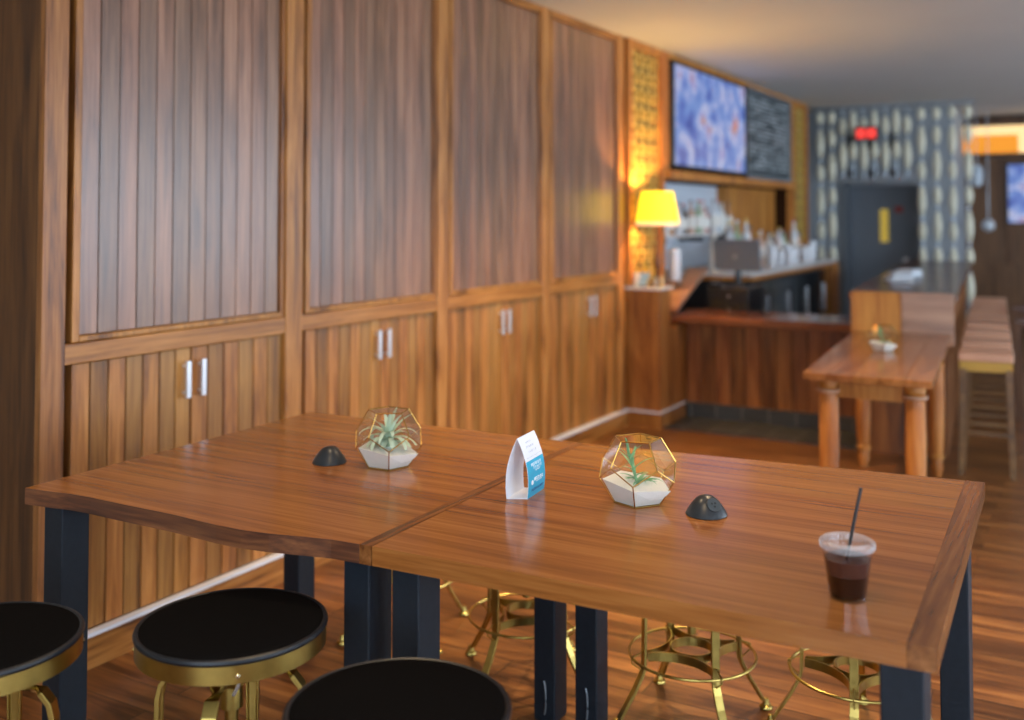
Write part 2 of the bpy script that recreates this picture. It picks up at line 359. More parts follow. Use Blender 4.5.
# ------------------------------------------------------------------ tables
RZ=R(-1.2)
def make_leg(x,y,parent,label=None,hook=False,px=0,py=0):
    m=MB().box(x,x+.072,y,y+.085,0.004,.786); o=m.build('leg',M['steel'],parent,bevel=.004)
    f=MB().box(x+.004,x+.068,y+.004,y+.081,0,.0045).build('foot_pad',M['black'],o)
    if hook:
        pts=[(x+.034+.010*math.cos(a),y-.004,.075+.055*math.sin(a)) for a in [R(-60+12*i) for i in range(12)]]
        MB().tube(pts,.0028,6).build('leg_hook',M['wire'],o)
    return o
def table(corners,wavy,name,label,legs,grainy=0):
    # corners LF,RF,RB,LB world
    cx=sum(c[0] for c in corners)/4; cy=sum(c[1] for c in corners)/4
    t=tag(empty(name,(cx,cy,0)),label,'table','square wooden tables pushed together')
    LF,RF,RB_,LB=[Vector((c[0]-cx,c[1]-cy)) for c in corners]
    def P(u,v): return LF*(1-u)*(1-v)+RF*u*(1-v)+RB_*u*v+LB*(1-u)*v
    z0,z1=.788,.83
    def front(u):
        if not wavy: return 0
        return (.010*math.sin(u*7.0)+.005*math.sin(u*15)-.016*math.exp(-((u-.62)/.2)**2))*min(1,u*6,(1-u)*6)
    eb=.0005; er=.028 if wavy else .042
    # field boards running left to right
    mb=MB(); n=7; K=14
    for i in range(n):
        v0=i/n; v1=(i+1)/n; g=.0002
        pts=[]
        for k in range(K+1):
            u=eb+(1-eb-er)*k/K; vv=v0+(front(u) if i==0 else g); p=P(u,vv); pts.append(p)
        for k in range(K,-1,-1):
            u=eb+(1-eb-er)*k/K; pts.append(P(u,v1-g))
        nf=len(mb.b.faces); mb.prism(pts,z0,z1)
        if wavy and i==0:
            mb.b.faces.ensure_lookup_table()
            for f in list(mb.b.faces)[nf+2:nf+2+K]: f.material_index=1
    top=mb.build('tabletop',[M['top'],M['edge']],t)
    for nm,(ua,ub) in (('end_board',(1-er+.0004,1)),):
        m=MB(); m.prism([P(ua,front(ua) if wavy else 0),P(ub,front(ub) if wavy else 0),P(ub,1),P(ua,1)],z0,z1); m.build(nm,M['topend'],t)
    m=MB()   # steel sub-frame
    a=.10
    m.prism([P(a,a),P(1-a,a),P(1-a,a+.04),P(a,a+.04)],.765,.787); m.build('support_rail',M['steel'],t); m=MB(); m.prism([P(a,1-a-.04),P(1-a,1-a-.04),P(1-a,1-a),P(a,1-a)],.765,.787)
    m.build('support_rail',M['steel'],t)
    for (x,y,hk) in legs: make_leg(x-cx,y-cy,t,hook=hk)
    return t
table([(-2.461,1.722),(-1.3775,1.795),(-1.4125,2.928),(-2.5,2.895)],True,'table','wooden table with wavy front edge nearest the wall cabinets, holding the bushy plant terrarium',
   [(-2.412,1.745,0),(-1.476,1.825,0),(-2.495,2.752,0),(-1.520,2.80,1)])
table([(-1.3755,1.797),(-.238,1.842),(-.268,3.04),(-1.4105,2.925)],False,'table','straight edged wooden table on the right, holding the plastic cup of iced coffee',
   [(-1.350,1.835,0),(-.334,1.860,0),(-.372,2.92,0),(-1.389,2.82,1)])

# ------------------------------------------------------------------ stools
def make_stool():
    t=empty('stool')
    hs=.70; r=.197
    m=MB(); m.lathe([(0,hs),(r*.5,hs-.001),(r*.85,hs-.003),(r*.95,hs-.006),(r*.985,hs-.010)],n=56); m.lathe([(r*.985,hs-.0105),(0,hs-.0105)],n=56); m.build('seat_pad',M['seat'],t)
    prof=[(r-.006+.0065*math.cos(a),hs-.012+.0065*math.sin(a)) for a in [2*PI*i/8 for i in range(8)]]
    m=MB(); m.sweep(circ(0,0,hs-.011,r-.005,56),[(.0065*math.cos(2*PI*i/8),.0065*math.sin(2*PI*i/8)) for i in range(8)],closed=True); m.build('piping',M['seatrim'],t)
    m=MB(); m.lathe([(0,hs-.017),(r-.002,hs-.017),(r-.002,hs-.052),(r-.006,hs-.052),(r-.006,hs-.032),(0,hs-.032)],n=64); band=m.build('seat_band',M['brass'],t)
    for k in range(4):
        a=R(20+90*k); rv=MB().lathe([(0,.003),(.003,.0024),(.005,0),(0,-.001)],(0,0,0),10,Matrix.Rotation(a,3,'Z')@Matrix.Rotation(PI/2,3,'Y')); 
        rv.b.transform(Matrix.Translation(((r-.002)*math.cos(a),(r-.002)*math.sin(a),hs-.038))) if hasattr(rv.b,'transform') else None
        rv.build('rivet',M['rivet'],band)
    m=MB(); m.lathe([(0,hs-.033),(.05,hs-.033),(.05,hs-.04),(.018,hs-.045),(.014,.5),(.014,.26),(0,.26)],n=20)
    m.build('screw_post',M['brass'],t)
    m=MB().lathe([(.015,.52),(.024,.52),(.024,.58),(.019,.595),(.015,.595)],n=20).build('hub',M['brass'],t)
    for s in (-1,1):
        pts=bez((.02,s*.012,.625),(.035,s*.03,.64),(.04,s*.045,.60),(.012,s*.03,.555),8)
        MB().tube(pts,.0035,6).build('height_lever',M['chrome'],t)
    zr=.20; rr=.193
    for k in range(4):
        a=PI/2*k; ca,sa=math.cos(a),math.sin(a)
        rz=[(.012,.560)]+[(.04,.588),(.07,.600),(.10,.600),(.130,.588),(.148,.565),(.155,.535),(.156,.48),(.157,.38),(.159,.25),(.160,.185),(.163,.165),(.172,.145),(.19,.11),(.245,.022)]
        path=[(q*ca,q*sa,z) for q,z in rz]
        m=MB().sweep(path,[(-.0125,-.004),(-.0125,.005),(-.009,.005),(-.007,-.0005),(.007,-.0005),(.009,.005),(.0125,.005),(.0125,-.004)],up=(-ca*1.0,-sa*1.0,.35),smooth=False,scale=[1.2]*8+[1.0]*(len(path)-8))
        leg=m.build('leg',M['brass'],t,bevel=.001,seg=1)
        fx,fy=.252*ca,.252*sa
        MB().lathe([(0,.034),(.008,.032),(.010,.022),(.012,.014),(.019,.010),(.021,.004),(.019,0),(0,0)],(fx,fy,0),16).build('foot',M['brass'],leg)
        cl=MB().tube([((.165)*ca,(.165)*sa,zr+.02),((rr+.006)*ca,(rr+.006)*sa,zr+.006),((rr+.006)*ca,(rr+.006)*sa,zr-.01),(.166*ca,.166*sa,zr-.035)],.0025,6,up=(sa,-ca,0)).build('ring_clip',M['brass'],leg)
    MB().sweep(circ(0,0,zr,rr,56),[(.0045*math.cos(2*PI*i/8),.0045*math.sin(2*PI*i/8)) for i in range(8)],closed=True).build('foot_ring',M['brass'],t)
    zi=.207
    br=MB().sweep(circ(0,0,zi,.066,36),rect(.004,.026),closed=True,smooth=False).build('inner_ring',M['brass'],t)
    for k in range(4):
        a0=PI/2*k; a1=a0+PI/2; am=a0+PI/4
        p0=(.150*math.cos(a0+.06),.150*math.sin(a0+.06),zi); p3=(.150*math.cos(a1-.06),.150*math.sin(a1-.06),zi)
        c0=(.075*math.cos(a0+.25),.075*math.sin(a0+.25),zi); c1=(.075*math.cos(a1-.25),.075*math.sin(a1-.25),zi)
        MB().sweep(bez(p0,c0,c1,p3,12),rect(.004,.026),smooth=False).build('brace_strap',M['brass'],t)
    return t
stools=[((-1.59,1.60),28,'black seated brass stool whose whole round seat shows before the left table'),
 ((-1.975,1.285),30,'round black seated brass stool cut off by the left edge of the photo'),
 ((-1.068,1.472),20,'black seated brass stool at bottom centre, before the middle steel legs'),
 ((-1.690,3.060),-10,'brass stool behind the tables, seen just right of the paired front steel legs'),
 ((-1.100,3.050),45,'brass stool base seen whole under the right table, left of the coffee cup'),
 ((-.630,3.165),8,'rightmost brass stool base, half hidden by the front right steel leg'),
 ((-2.270,3.170),-28,'brass stool tucked behind the left table, only its feet showing beside the middle steel legs')]
proto=make_stool()
for i,((x,y),a,lab) in enumerate(stools):
    o=proto if i==0 else copy_tree(proto)
    o.location=(x,y,0); o.rotation_euler=(0,0,R(a)); tag(o,lab,'stool','round brass and black stools')

# ------------------------------------------------------------------ things on the tables
TZ=.83
def dodeca(a):
    """dodecahedron standing on a face, first bottom vertex on +X; returns vertex rings scaled to edge a"""
    r1=a*.8507; r2=a*1.3764; h1=0; h2=a*.8507; h3=a*1.3764; h4=a*2.2270
    V=[]
    for k in range(5): V.append(Vector((r1*math.cos(2*PI*k/5),r1*math.sin(2*PI*k/5),h1)))
    for k in range(5): V.append(Vector((r2*math.cos(2*PI*k/5),r2*math.sin(2*PI*k/5),h2)))
    for k in range(5): V.append(Vector((r2*math.cos(2*PI*(k+.5)/5),r2*math.sin(2*PI*(k+.5)/5),h3)))
    for k in range(5): V.append(Vector((r1*math.cos(2*PI*(k+.5)/5),r1*math.sin(2*PI*(k+.5)/5),h4)))
    F=[[0,1,2,3,4],[15,16,17,18,19]]
    for k in range(5):
        n=(k+1)%5
        F.append([k,n,5+n,10+k,5+k]); F.append([10+k,5+n,10+n,15+n,15+k])
    E=set()
    for f in F:
        for i in range(5): E.add(tuple(sorted((f[i],f[(i+1)%5]))))
    return V,F,E
def leaf(mb,base,dirv,length,width,droop,curl=0,n=10,m=0,zmin=-9):
    d=Vector(dirv).normalized(); p=Vector(base); pts=[]; sc=[]
    side=d.cross(Vector((0,0,1)))
    if side.length<.01: side=Vector((1,0,0))
    side.normalize()
    for i in range(n+1):
        pts.append(p.copy()); t=i/n; sc.append(max(.06,(1-t)**.55*(0.8+.35*t)))
        ang=droop/n*(0.4+1.2*t); d=(Matrix.Rotation(-ang,3,side)@d); d=(Matrix.Rotation(curl/n,3,'Z')@d).normalized()
        p=p+d*(length/n); p.z=max(p.z,zmin)
    mb.sweep(pts,[(-width/2,.0016),(-width/4,-.0002),(0,-.0012),(width/4,-.0002),(width/2,.0016),(0,.0014)],up=(0,0.03,1),smooth=True,scale=sc,m=m)
def terrarium(x,y,z,rz,a,label,plant):
    t=tag(empty('terrarium',(x,y,z),rz),label,'terrarium','faceted glass terrariums with air plants')
    V,F,E=dodeca(a)
    m=MB()
    for f in F[1:]:
        if plant=='bushy' and f==F[1]: pass
        cc=sum((V[i] for i in f),Vector())/5
        vs=[m.b.verts.new(V[i]+(cc-V[i])*.01+Vector((0,0,.0012))) for i in f]; m.b.faces.new(vs)
    g=m.build('glass_panes',M['glass'],t)
    m=MB()
    for i,j in E:
        up=(V[j]-V[i]).cross(Vector((0.3,.5,1))); m.tube([V[i]+Vector((0,0,.0014)),V[j]+Vector((0,0,.0014))],.0017,6,up=up)
    m.build('brass_edges',M['brassw'],t)
    # sand, following the lower facets
    s=MB(); hs=a*.74; k=hs/(a*.8507); n=5; rb=a*.8507; rt=rb+(a*1.3764-rb)*k
    lo=[s.b.verts.new((rb*.96*math.cos(2*PI*i/5),rb*.96*math.sin(2*PI*i/5),.004)) for i in range(5)]
    hi=[s.b.verts.new((rt*.965*math.cos(2*PI*i/5),rt*.965*math.sin(2*PI*i/5),hs-.002-.16*a*math.sin(2*PI*i/5+.2))) for i in range(5)]
    c=s.b.verts.new((0,0,hs+.003))
    s.b.faces.new(lo[::-1])
    for i in range(5): s.b.faces.new((lo[i],lo[(i+1)%5],hi[(i+1)%5],hi[i])); s.b.faces.new((hi[i],hi[(i+1)%5],c))
    tag(s.build('sand',M['sand'],t),kind='stuff')
    rnd=random.Random(5 if plant=='bushy' else 9)
    p=MB()
    if plant=='bushy':
        b0=Vector((0,0,hs+a*.36))
        for i in range(40):
            an=i*2.39996; el=R(78-i*2.6+rnd.uniform(-6,6)); L=a*rnd.uniform(1.25,1.6)*(1 if i>8 else .9)
            leaf(p,b0,(math.cos(an)*math.cos(el),math.sin(an)*math.cos(el),math.sin(el)),L,a*.31,R(95+i*1.6) if i>6 else R(45),rnd.uniform(-.4,.4),zmin=hs+.002+.0003*i)
        p.tube([(0,0,hs-.004),(0,0,hs+a*.2),(0,0,hs+a*.46)],a*.12,8)
        p.build('air_plant',M['leaf'],t)
    else:
        up=Vector((.12*a,.0,hs-.003))
        for j in range(14):
            f=j/14; b0=up+Vector((.25*a*f,-.30*a*f,1.15*a*f)); an=j*2.4; el=R(25+50*f)
            leaf(p,b0,(math.cos(an)*math.cos(el),math.sin(an)*math.cos(el),math.sin(el)),a*rnd.uniform(.6,.95),a*.15,R(40),rnd.uniform(-.5,.5))
        p.tube([up,up+Vector((.12*a,-.15*a,.6*a)),up+Vector((.27*a,-.32*a,1.3*a))],a*.055,8,scale=[1,.8,.3])
        for j in range(26):
            an=j*1.3; leaf(p,(-.1*a,.1*a,hs-.002),(math.cos(an),math.sin(an),rnd.uniform(.2,.8)),a*rnd.uniform(.5,.95),a*.06,R(60),rnd.uniform(-.6,.6),zmin=hs+.001)
        p.build('air_plant',M['leaf2'],t)
    return t
terrarium(-1.770,2.388,TZ,math.atan2(-2.40,1.70)+R(2),.0705,'faceted glass terrarium on the left table with a bushy pale air plant','bushy')
terrarium(-1.006,2.400,TZ,math.atan2(-2.40,.97)-R(6),.0705,'faceted glass terrarium on the right table with a slender green sprig in white sand','sprig')

def outlet_dome(x,y,rz,label,front):
    t=tag(empty('outlet_dome',(x,y,TZ),rz),label,'power outlet','black dome table outlets')
    r=.0495; h=.047; prof=[(0,.0465),(.008,.0460),(.016,.0435),(.024,.0385),(.031,.0315),(.038,.0225),(.044,.0135),(.048,.006),(.0497,.002),(.048,0),(0,0)]
    MB().lathe(prof,n=40).build('dome',M['rubber'],t)
    el=R(44); d=Vector((math.cos(el),0,math.sin(el))); c=Vector((.0325,0,.0305)) 
    Mx=Vector((0,0,1)).rotation_difference(d).to_matrix()
    pl=MB().lathe([(0,.0012),(.0170,.0012),(.0180,.0),(.0180,-.012),(0,-.012)],c,28,Mx).build('socket_face',M['rubber2'],t)
    hm=MB()
    for (u,v) in ((.0035,-.0045),(.0035,.0045),(-.005,0)): hm.lathe([(0,.0018),(.0026,.0018),(.0026,.001),(0,.001)],c+Mx@Vector((-u,v,0)),10,Mx)
    hm.build('socket_holes',M['hole'],pl)
outlet_dome(-1.945,2.338,R(110),'black dome outlet on the left table with its socket turned away',0)
outlet_dome(-.822,2.385,R(-38),'black dome outlet on the right table with its round socket face showing',1)

# table tent -------------------------------------------------------------
def table_tent():
    A=Vector((-1.305,2.262)); Bp=Vector((-1.259,2.286)); D=Vector((-.012,.112))
    t=tag(empty('table_tent',(A.x,A.y,TZ)),'white and cyan folded card table tent standing near the seam of the tables','table tent')
    w=(Bp-A); H=.152; wl=w.length; ex=w.normalized()
    def sec(u,z): return Vector((ex.x*u,ex.y*u,z))
    n=10; ri=[];le=[]
    for i in range(n+1):
        f=i/n; z=H*f
        ri.append(sec(wl*(1-.5*f)+.0125*math.sin(PI*f)**.9*(1),z)); le.append(sec(wl*.5*f-.0125*math.sin(PI*f)**.9,z))
    D3=Vector((D.x,D.y,0)); thk=ex.to_3d()*.0009
    def sheet(line,off,v0=0,v1=1,m=None):
        mb=m or MB()
        for i in range(len(line)-1):
            p=[line[i]+D3*v0,line[i]+D3*v1,line[i+1]+D3*v1,line[i+1]+D3*v0]
            a=[mb.b.verts.new(q) for q in p]; b=[mb.b.verts.new(q+off) for q in p]
            mb.b.faces.new(a[::-1]); mb.b.faces.new(b)
            for j in range(4): mb.b.faces.new((a[j],a[(j+1)%4],b[(j+1)%4],b[j]))
        return mb
    m=sheet(le,-thk); m=sheet(ri,-thk,m=m)
    m.obox(sec(wl/2,.0008)+D3/2,ex.to_3d()*wl/2,D3/2,(0,0,.0006)); card=m.build('card',M['card'],t)
    sheet([ri[i]+thk*.15 for i in range(0,7)],thk*.3,.0,1).build('cyan_print',M['blue'],t)
    def at(f,v):  # point on the right sheet
        z=H*f; return sec(wl*(1-.5*f)+.0125*math.sin(PI*f)**.9,z)+D3*v+thk*.7
    def stroke(m,f0,v0,f1,v1,wd=.0011):
        p,q=at(f0,v0),at(f1,v1); m.tube([p,q],wd*.5,4,up=(1,.1,0))
    # lettering-like lines (too small in the place to be read)
    m=MB(); rnd=random.Random(3)
    def line(f,v0,v1,hh,k,mm,wd=.0012):
        for i in range(k):
            v=v0+(v1-v0)*i/k; s=(v1-v0)/k*.6
            stroke(mm,f,v,f+hh,v+s*rnd.choice((0,.5)),wd); 
            if rnd.random()<.75: stroke(mm,f+hh*rnd.choice((0,1,.5)),v,f+hh*rnd.choice((0,1)),v+s,wd)
    line(.50,.25,.82,.045,9,m,.0016); line(.44,.35,.85,.04,7,m); line(.40,.45,.75,.028,5,m)
    line(.245,.35,.88,.05,8,m,.0018); line(.215,.45,.8,.016,8,m,.0007)
    pc=at(.235,.22); m.lathe([(0,.0006),(.006,.0006),(.006,0),(0,0)],pc,16,Matrix.Rotation(PI/2,3,'Y')); m.build('white_lettering',M['white'],t)
    m=MB(); line(.09,.2,.9,.035,10,m,.002); m.build('navy_lettering',M['navy'],t)
    m=MB(); line(.88,.3,.6,.02,5,m,.0008); line(.80,.25,.7,.03,6,m,.0008); line(.72,.3,.75,.03,6,m,.0008); line(.645,.1,.95,.01,14,m,.0006); m.build('grey_lettering',M['greytext'],t)
table_tent()

# iced coffee --------------------------------------------------------------
t=tag(empty('drink_cup',(-.415,2.005,TZ)),'clear plastic cup of dark iced coffee with a lid and black straw','cup')
H=.100; rb=.0335; rt=.0468
def rc(z): return rb+(rt-rb)*z/H
MB().lathe([(0,.003),(rb-.004,.003),(rb-.002,0),(rb,.0),(rc(.02),.02),(rc(.05),.05),(rc(.08),.08),(rt,H),(rt+.0015,H+.001),(rt+.0015,H-.003),(rt-.0008,H-.003),(rc(.05)-.0008,.05),(rb-.001,.005),(0,.005)],n=48).build('cup_body',M['cup'],t)
MB().lathe([(0,.006),(rb-.002,.006),(rc(.03)-.0018,.03),(rc(.046)-.0018,.046),(0,.046)],n=40).build('coffee',M['coffee'],t)
MB().lathe([(0,.0462),(rc(.046)-.0018,.0462),(rc(.074)-.0018,.074),(0,.074)],n=40).build('milky_layer',M['coffeehi'],t)
m=MB(); 
for (x,y) in ((.014,.012),(-.016,.006),(.002,-.018),(.02,-.012),(-.01,.02)):
    m.obox((x,y,.076),Vector((.009,.002,.001)),Vector((-.002,.009,.001)),Vector((0,0,.006)))
m.build('ice_cubes',M['cup'],t,bevel=.002)
m=MB(); m.lathe([(0,H+.001),(.028,H+.001),(.030,H-.002),(.036,H-.002),(.038,H+.007),(rt-.002,H+.009),(rt+.002,H+.006),(rt+.0035,H-.005),(rt+.002,H-.008)],n=48)
for k in range(40):
    a=2*PI*k/40; m.obox(((rt+.0035)*math.cos(a),(rt+.0035)*math.sin(a),H-.001),Vector((.0009*math.cos(a),.0009*math.sin(a),0)),Vector((-.001*math.sin(a),.001*math.cos(a),0)),(0,0,.0055))
lid=m.build('lid',M['lid'],t)
m=MB(); p0=Vector((-.012,-.010,.012)); p1=Vector((.024,.010,.205)); m.tube([p0,(p0+p1)/2,p1],.0032,12); m.build('straw',M['straw'],t)

# ------------------------------------------------------------------ low partition and lattice beyond the cabinets
t=tag(empty('half_wall_partition',(-2.9,7.25,0)),'waist high wooden partition post at the far end of the cabinets under the lamp','partition')
MB().box(-.148,.15,-.268,-.05,0,1.0).build('body',M['partw'],t,bevel=.003)
MB().box(-.14,.15,-.048,.53,0,.715).build('low_section',M['partw'],t,bevel=.003)
# sloping capped side
m=MB(); m.obox((.02,.56,.955),(.085,0,0),(0,.36,.14),(0,-.006,.014)); m.build('sloped_cap',M['pale'],t,bevel=.003)
MB().box(-.149,.175,-.285,-.045,1.001,1.022).build('white_ledge',M['wstone'],t,bevel=.003)
MB().box(-.149,.158,-.275,-.269,0,.113).box(.151,.158,-.27,.235,0,.113).build('skirting',M['partw'],t)
MB().box(-.149,.166,-.283,-.270,.114,.124).box(.152,.166,-.27,.24,.114,.124).build('metal_strip',M['alu'],t)
def lattice(name,y0,y1,z0,z1,label,px=.075):
    t=tag(empty(name,(-3.0,(y0+y1)/2,z0)),label,'lattice screen'); h=(y1-y0)/2; H=z1-z0
    MB().box(-.35,-.07,-h,h,0,H).build('backing',M['latback'],t)
    MB().box(-.069,.02,-h,-h+.07,0,H).box(-.069,.02,h-.07,h,0,H).box(-.03,.02,-h+.07,h-.07,H-.06,H).build('frame',M['orange'],t,bevel=.003)
    m=MB(); n=max(2,int(round((2*h-.14)/.145))); s=(2*h-.14)/n; nz=int((H-.06)/.13); sz=(H-.06)/nz
    for i in range(n+1): m.box(-.029,-.015,-h+.07+i*s-.009,-h+.07+i*s+.009,0,H-.06)
    for j in range(nz+1): m.box(-.028,-.016,-h+.07,h-.07,j*sz-.005 if j else 0,j*sz+.005 if j<nz else H-.06)
    for i in range(n):
        for j in range(nz):
            c=(-.012,-h+.07+(i+.5)*s,(j+.5)*sz)
            m.sweep([(c[0],c[1]+.046*math.cos(2*PI*k/12),c[2]+.043*math.sin(2*PI*k/12)) for k in range(12)],rect(.016,.016),up=(1,0,0),closed=True,smooth=False)
    m.build('grille',M['gold'],t)
    return t
lattice('lattice_screen',6.98,7.70,1.03,CEIL-.002,'gold circle lattice screen on the wall behind the yellow lamp')
lattice('lattice_screen',11.75,12.42,1.10,CEIL-.002,'narrow gold lattice screen at the far end of the bar beyond the chalkboard')
# header box with tv and chalkboard
t=tag(empty('wall_header',(-3.0,9.7,1.84)),'long wooden header box above the back bar carrying the television and chalkboard','wall box')
MB().box(-.348,-.03,-1.98,2.03,0,1.028).build('box_body',M['latback'],t)
MB().box(-.03,.06,-1.98,2.03,0,.07).box(-.03,.02,-1.98,-1.90,.071,1.028).box(-.03,.02,1.95,2.03,.071,1.028).box(-.03,.02,-1.90,1.95,.99,1.028).build('frame',M['orange'],t,bevel=.004)
t=tag(empty('television',(-2.945,8.787,2.37)),'large wall television with a blue picture above the bar','television')
MB().box(-.07,.0,-.98,.98,-.43,.43).build('bezel',M['black'],t,bevel=.006)
MB().box(.0005,.003,-.955,.955,-.41,.41).build('screen',M['tv'],t)
t=tag(empty('chalkboard',(-2.975,10.74,2.37)),'dark chalkboard menu covered in small chalk writing beside the television','menu board')
MB().box(-.04,.0,-.82,.82,-.44,.44).build('slate',M['board'],t)
m=MB(); m.box(0,.012,-.84,-.80,-.46,.46).box(0,.012,.80,.84,-.46,.46).box(0,.012,-.8,.8,-.46,-.42).box(0,.012,-.8,.8,.42,.46); m.build('frame',M['wire'],t)
m=MB(); rnd=random.Random(4)
for r_ in range(17):
    z=.36-r_*.044; y=-.72
    while y<.7:
        L=rnd.uniform(.04,.16)
        if rnd.random()<.78: m.box(.0005,.0015,y,min(y+L,.74),z,z+.012+.008*rnd.random())
        y+=L+.04
m.build('chalk_writing',M['chalk'],t)

# ------------------------------------------------------------------ lamp and small things on the partition
t=tag(empty('table_lamp',(-2.81,7.10,1.0225)),'lit table lamp with a glowing yellow shade on the partition end','lamp')
MB().lathe([(0,.0),(.055,.0),(.055,.012),(.02,.022),(.012,.06),(.02,.12),(.026,.18),(.014,.26),(.008,.34),(.008,.47),(0,.47)],n=24).build('lamp_base',plain('dark_bronze',(.12,.05,.02),.35,.6),t)
MB().lathe([(.158,.475),(.118,.70)],n=48).build('lamp_shade',M['shade'],t)
MB().lathe([(.161,.450),(.158,.4745)],n=48).build('shade_trim',M['shadeband'],t)
MB().lathe([(0,.60),(.02,.59),(.028,.56),(.02,.52),(.012,.49),(0,.47)],n=16).build('bulb',emis('warm_bulb',(1,.8,.5),6),t)
def bottle(x,y,z,r,h,col,label,name='bottle',group=None,neck=True,rough=.15,cap=None,lab=None):
    t=tag(empty(name,(x,y,z)),label,name.replace('_',' '),group)
    mm=plain('%s_mat'%name,col,rough)
    if neck: pr=[(0,0),(r*.95,0),(r,.01),(r,h*.58),(r*.9,h*.66),(r*.36,h*.76),(r*.32,h*.93),(r*.36,h*.94),(0,h*.94)]
    else: pr=[(0,0),(r*.9,0),(r,h*.02),(r*1.05,h*.9),(0,h*.9)]
    MB().lathe(pr,n=18).build('body',mm,t)
    MB().lathe([(r*.38,h*.93),(r*.38,h),(0,h)] if neck else [(r*1.06,h*.9),(r*1.0,h*.97),(0,h)],n=16).build('cap',plain('cap_mat',cap or (.05,.05,.05),.4),t)
    if lab: MB().lathe([(r*1.01,h*.18),(r*1.02,h*.2),(r*1.02,h*.5),(r*1.01,h*.52)],n=18).build('paper_label',plain('label_mat',lab,.6),t)
    return t
ZS=1.0225
bottle(-2.945,7.03,ZS,.028,.10,(.75,.72,.6),'small cream tub at the wall end of the partition ledge','tub',neck=False,cap=(.8,.78,.7))
t=tag(empty('card_holder',(-2.885,7.01,ZS),R(10)),'small pale blue leaflet leaning on the partition ledge','leaflet')
MB().obox((0,0,.052),(.035,0,0),(0,.001,0),(.018,.0,.05)).build('sheet',plain('pale_blue_card',(.35,.55,.62),.5),t)
MB().box(-.03,.03,-.01,.03,0,.008).build('stand',M['black'],t)
bottle(-2.93,7.15,ZS,.024,.17,(.75,.48,.04),'yellow squeeze bottle on the partition ledge beneath the lamp shade',cap=(.8,.6,.05))
bottle(-2.79,7.01,ZS,.014,.075,(.55,.48,.35),'little beige jar in front of the lamp base','jar',neck=False,cap=(.06,.08,.03))
bottle(-2.742,7.015,ZS,.014,.085,(.75,.55,.25),'small amber jar right of the lamp base','jar',neck=False,cap=(.6,.5,.3))

# ------------------------------------------------------------------ front bar
t=tag(empty('front_bar',(-2.1,7.7,0)),'low wooden bar with vertical plank front and glossy top behind the small table','bar')
m=MB(); n=11
for i in range(n): a=-.638+i*(1.268/n); m.box(a+.002,a+1.268/n-.002,-.2,-.17,.121,.72)
m.build('plank_front',M['bar'],t,bevel=.002,seg=1)
MB().box(-.638,.62,-.169,.20,0,.72).build('body',M['bar'],t)
MB().box(-.638,.64,-.21,-.17,0,.12).build('tile_skirting',M['tile'],t)
MB().box(-.78,.635,-.36,.26,.735,.79).build('bar_top',M['bartop'],t,bevel=.006)
MB().box(-.63,.63,-.30,.24,.7205,.7345).build('bar_top_support',M['bar'],t)
tag(MB().box(-2.742,-.9,7.03,7.488,0,.012).build('tile_strip',M['tile']),kind='structure').name='floor_tile_strip'
# long high bar running away
t=tag(empty('long_bar',(-1.09-.077*2.6,9.6,0),R(4.4)),'long high bar running to the back of the room with its end boards facing us','bar')
MB().box(-.27,.26,-2.60,2.5,0,1.0).build('body',M['bar'],t)
MB().box(-.31,.0,-2.66,-2.622,.72,1.05).build('end_board',M['orange'],t,bevel=.003)
MB().box(.002,.31,-2.66,-2.622,.72,1.05).build('end_board',M['pale'],t,bevel=.003)
MB().box(-.33,.33,-2.62,2.6,1.001,1.045).build('bar_top',M['bartopy'],t,bevel=.005)
# papers/napkins on the long bar
for i,(x,y,a,lab) in enumerate(((-1.30,8.2,15,'white folded cloth nearest us on the bar end beside the cash desk'),(-1.33,8.75,-20,'crumpled white cloth behind the nearest folded cloth on the bar'))):
    t=tag(empty('folded_cloth',(x,y,1.0455),R(a)),lab,'cloth')
    m=MB(); 
    for k in range(3): m.obox((.01*k,.006*k,.012+.022*k),(.09-.01*k,.01,0),(-.01,.12-.012*k,0),(0,0,.010))
    m.build('cloth_fold',plain('white_cotton',(.62,.68,.74),.8),t,bevel=.008)

# far table -----------------------------------------------------------------
TX=(-1.215,-.645,-.790,-1.385); 
t=tag(empty('narrow_table',(-1.0,5.95,0)),'narrow honey wood table with turned legs butted against the bar end','table')
cx,cy=-1.0,5.95
m=MB(); bl=Vector((-1.222,4.94)); br=Vector((-.642,4.94)); tr_=Vector((-.785,6.91)); tl=Vector((-1.365,6.865))
for i in range(5):
    a,b_=i/5+.001,(i+1)/5-.001
    q=[bl.lerp(br,a),bl.lerp(br,b_),tl.lerp(tr_,b_),tl.lerp(tr_,a)]; m.prism([(p.x-cx,p.y-cy) for p in q],.765,.80)
m.build('tabletop',M['ftable'],t,bevel=.003)
ins=[(bl.x+.10-cx,bl.y+.10-cy),(br.x-.09-cx,br.y+.10-cy),(tr_.x-.05-cx,tr_.y-.35-cy),(tl.x+.10-cx,tl.y-.25-cy)]
m=MB(); pp=[Vector(p) for p in ins]
for i in range(4):
    p,q=pp[i],pp[(i+1)%4]; d=(q-p); L_=d.length; d.normalize(); nn=Vector((-d.y,d.x)); c=(p+q)/2
    m.obox((c.x,c.y,.722),(d.x*(L_/2-.05),d.y*(L_/2-.05),0),(nn.x*.012,nn.y*.012,0),(0,0,.042))
m.build('apron',M['legwood'],t)
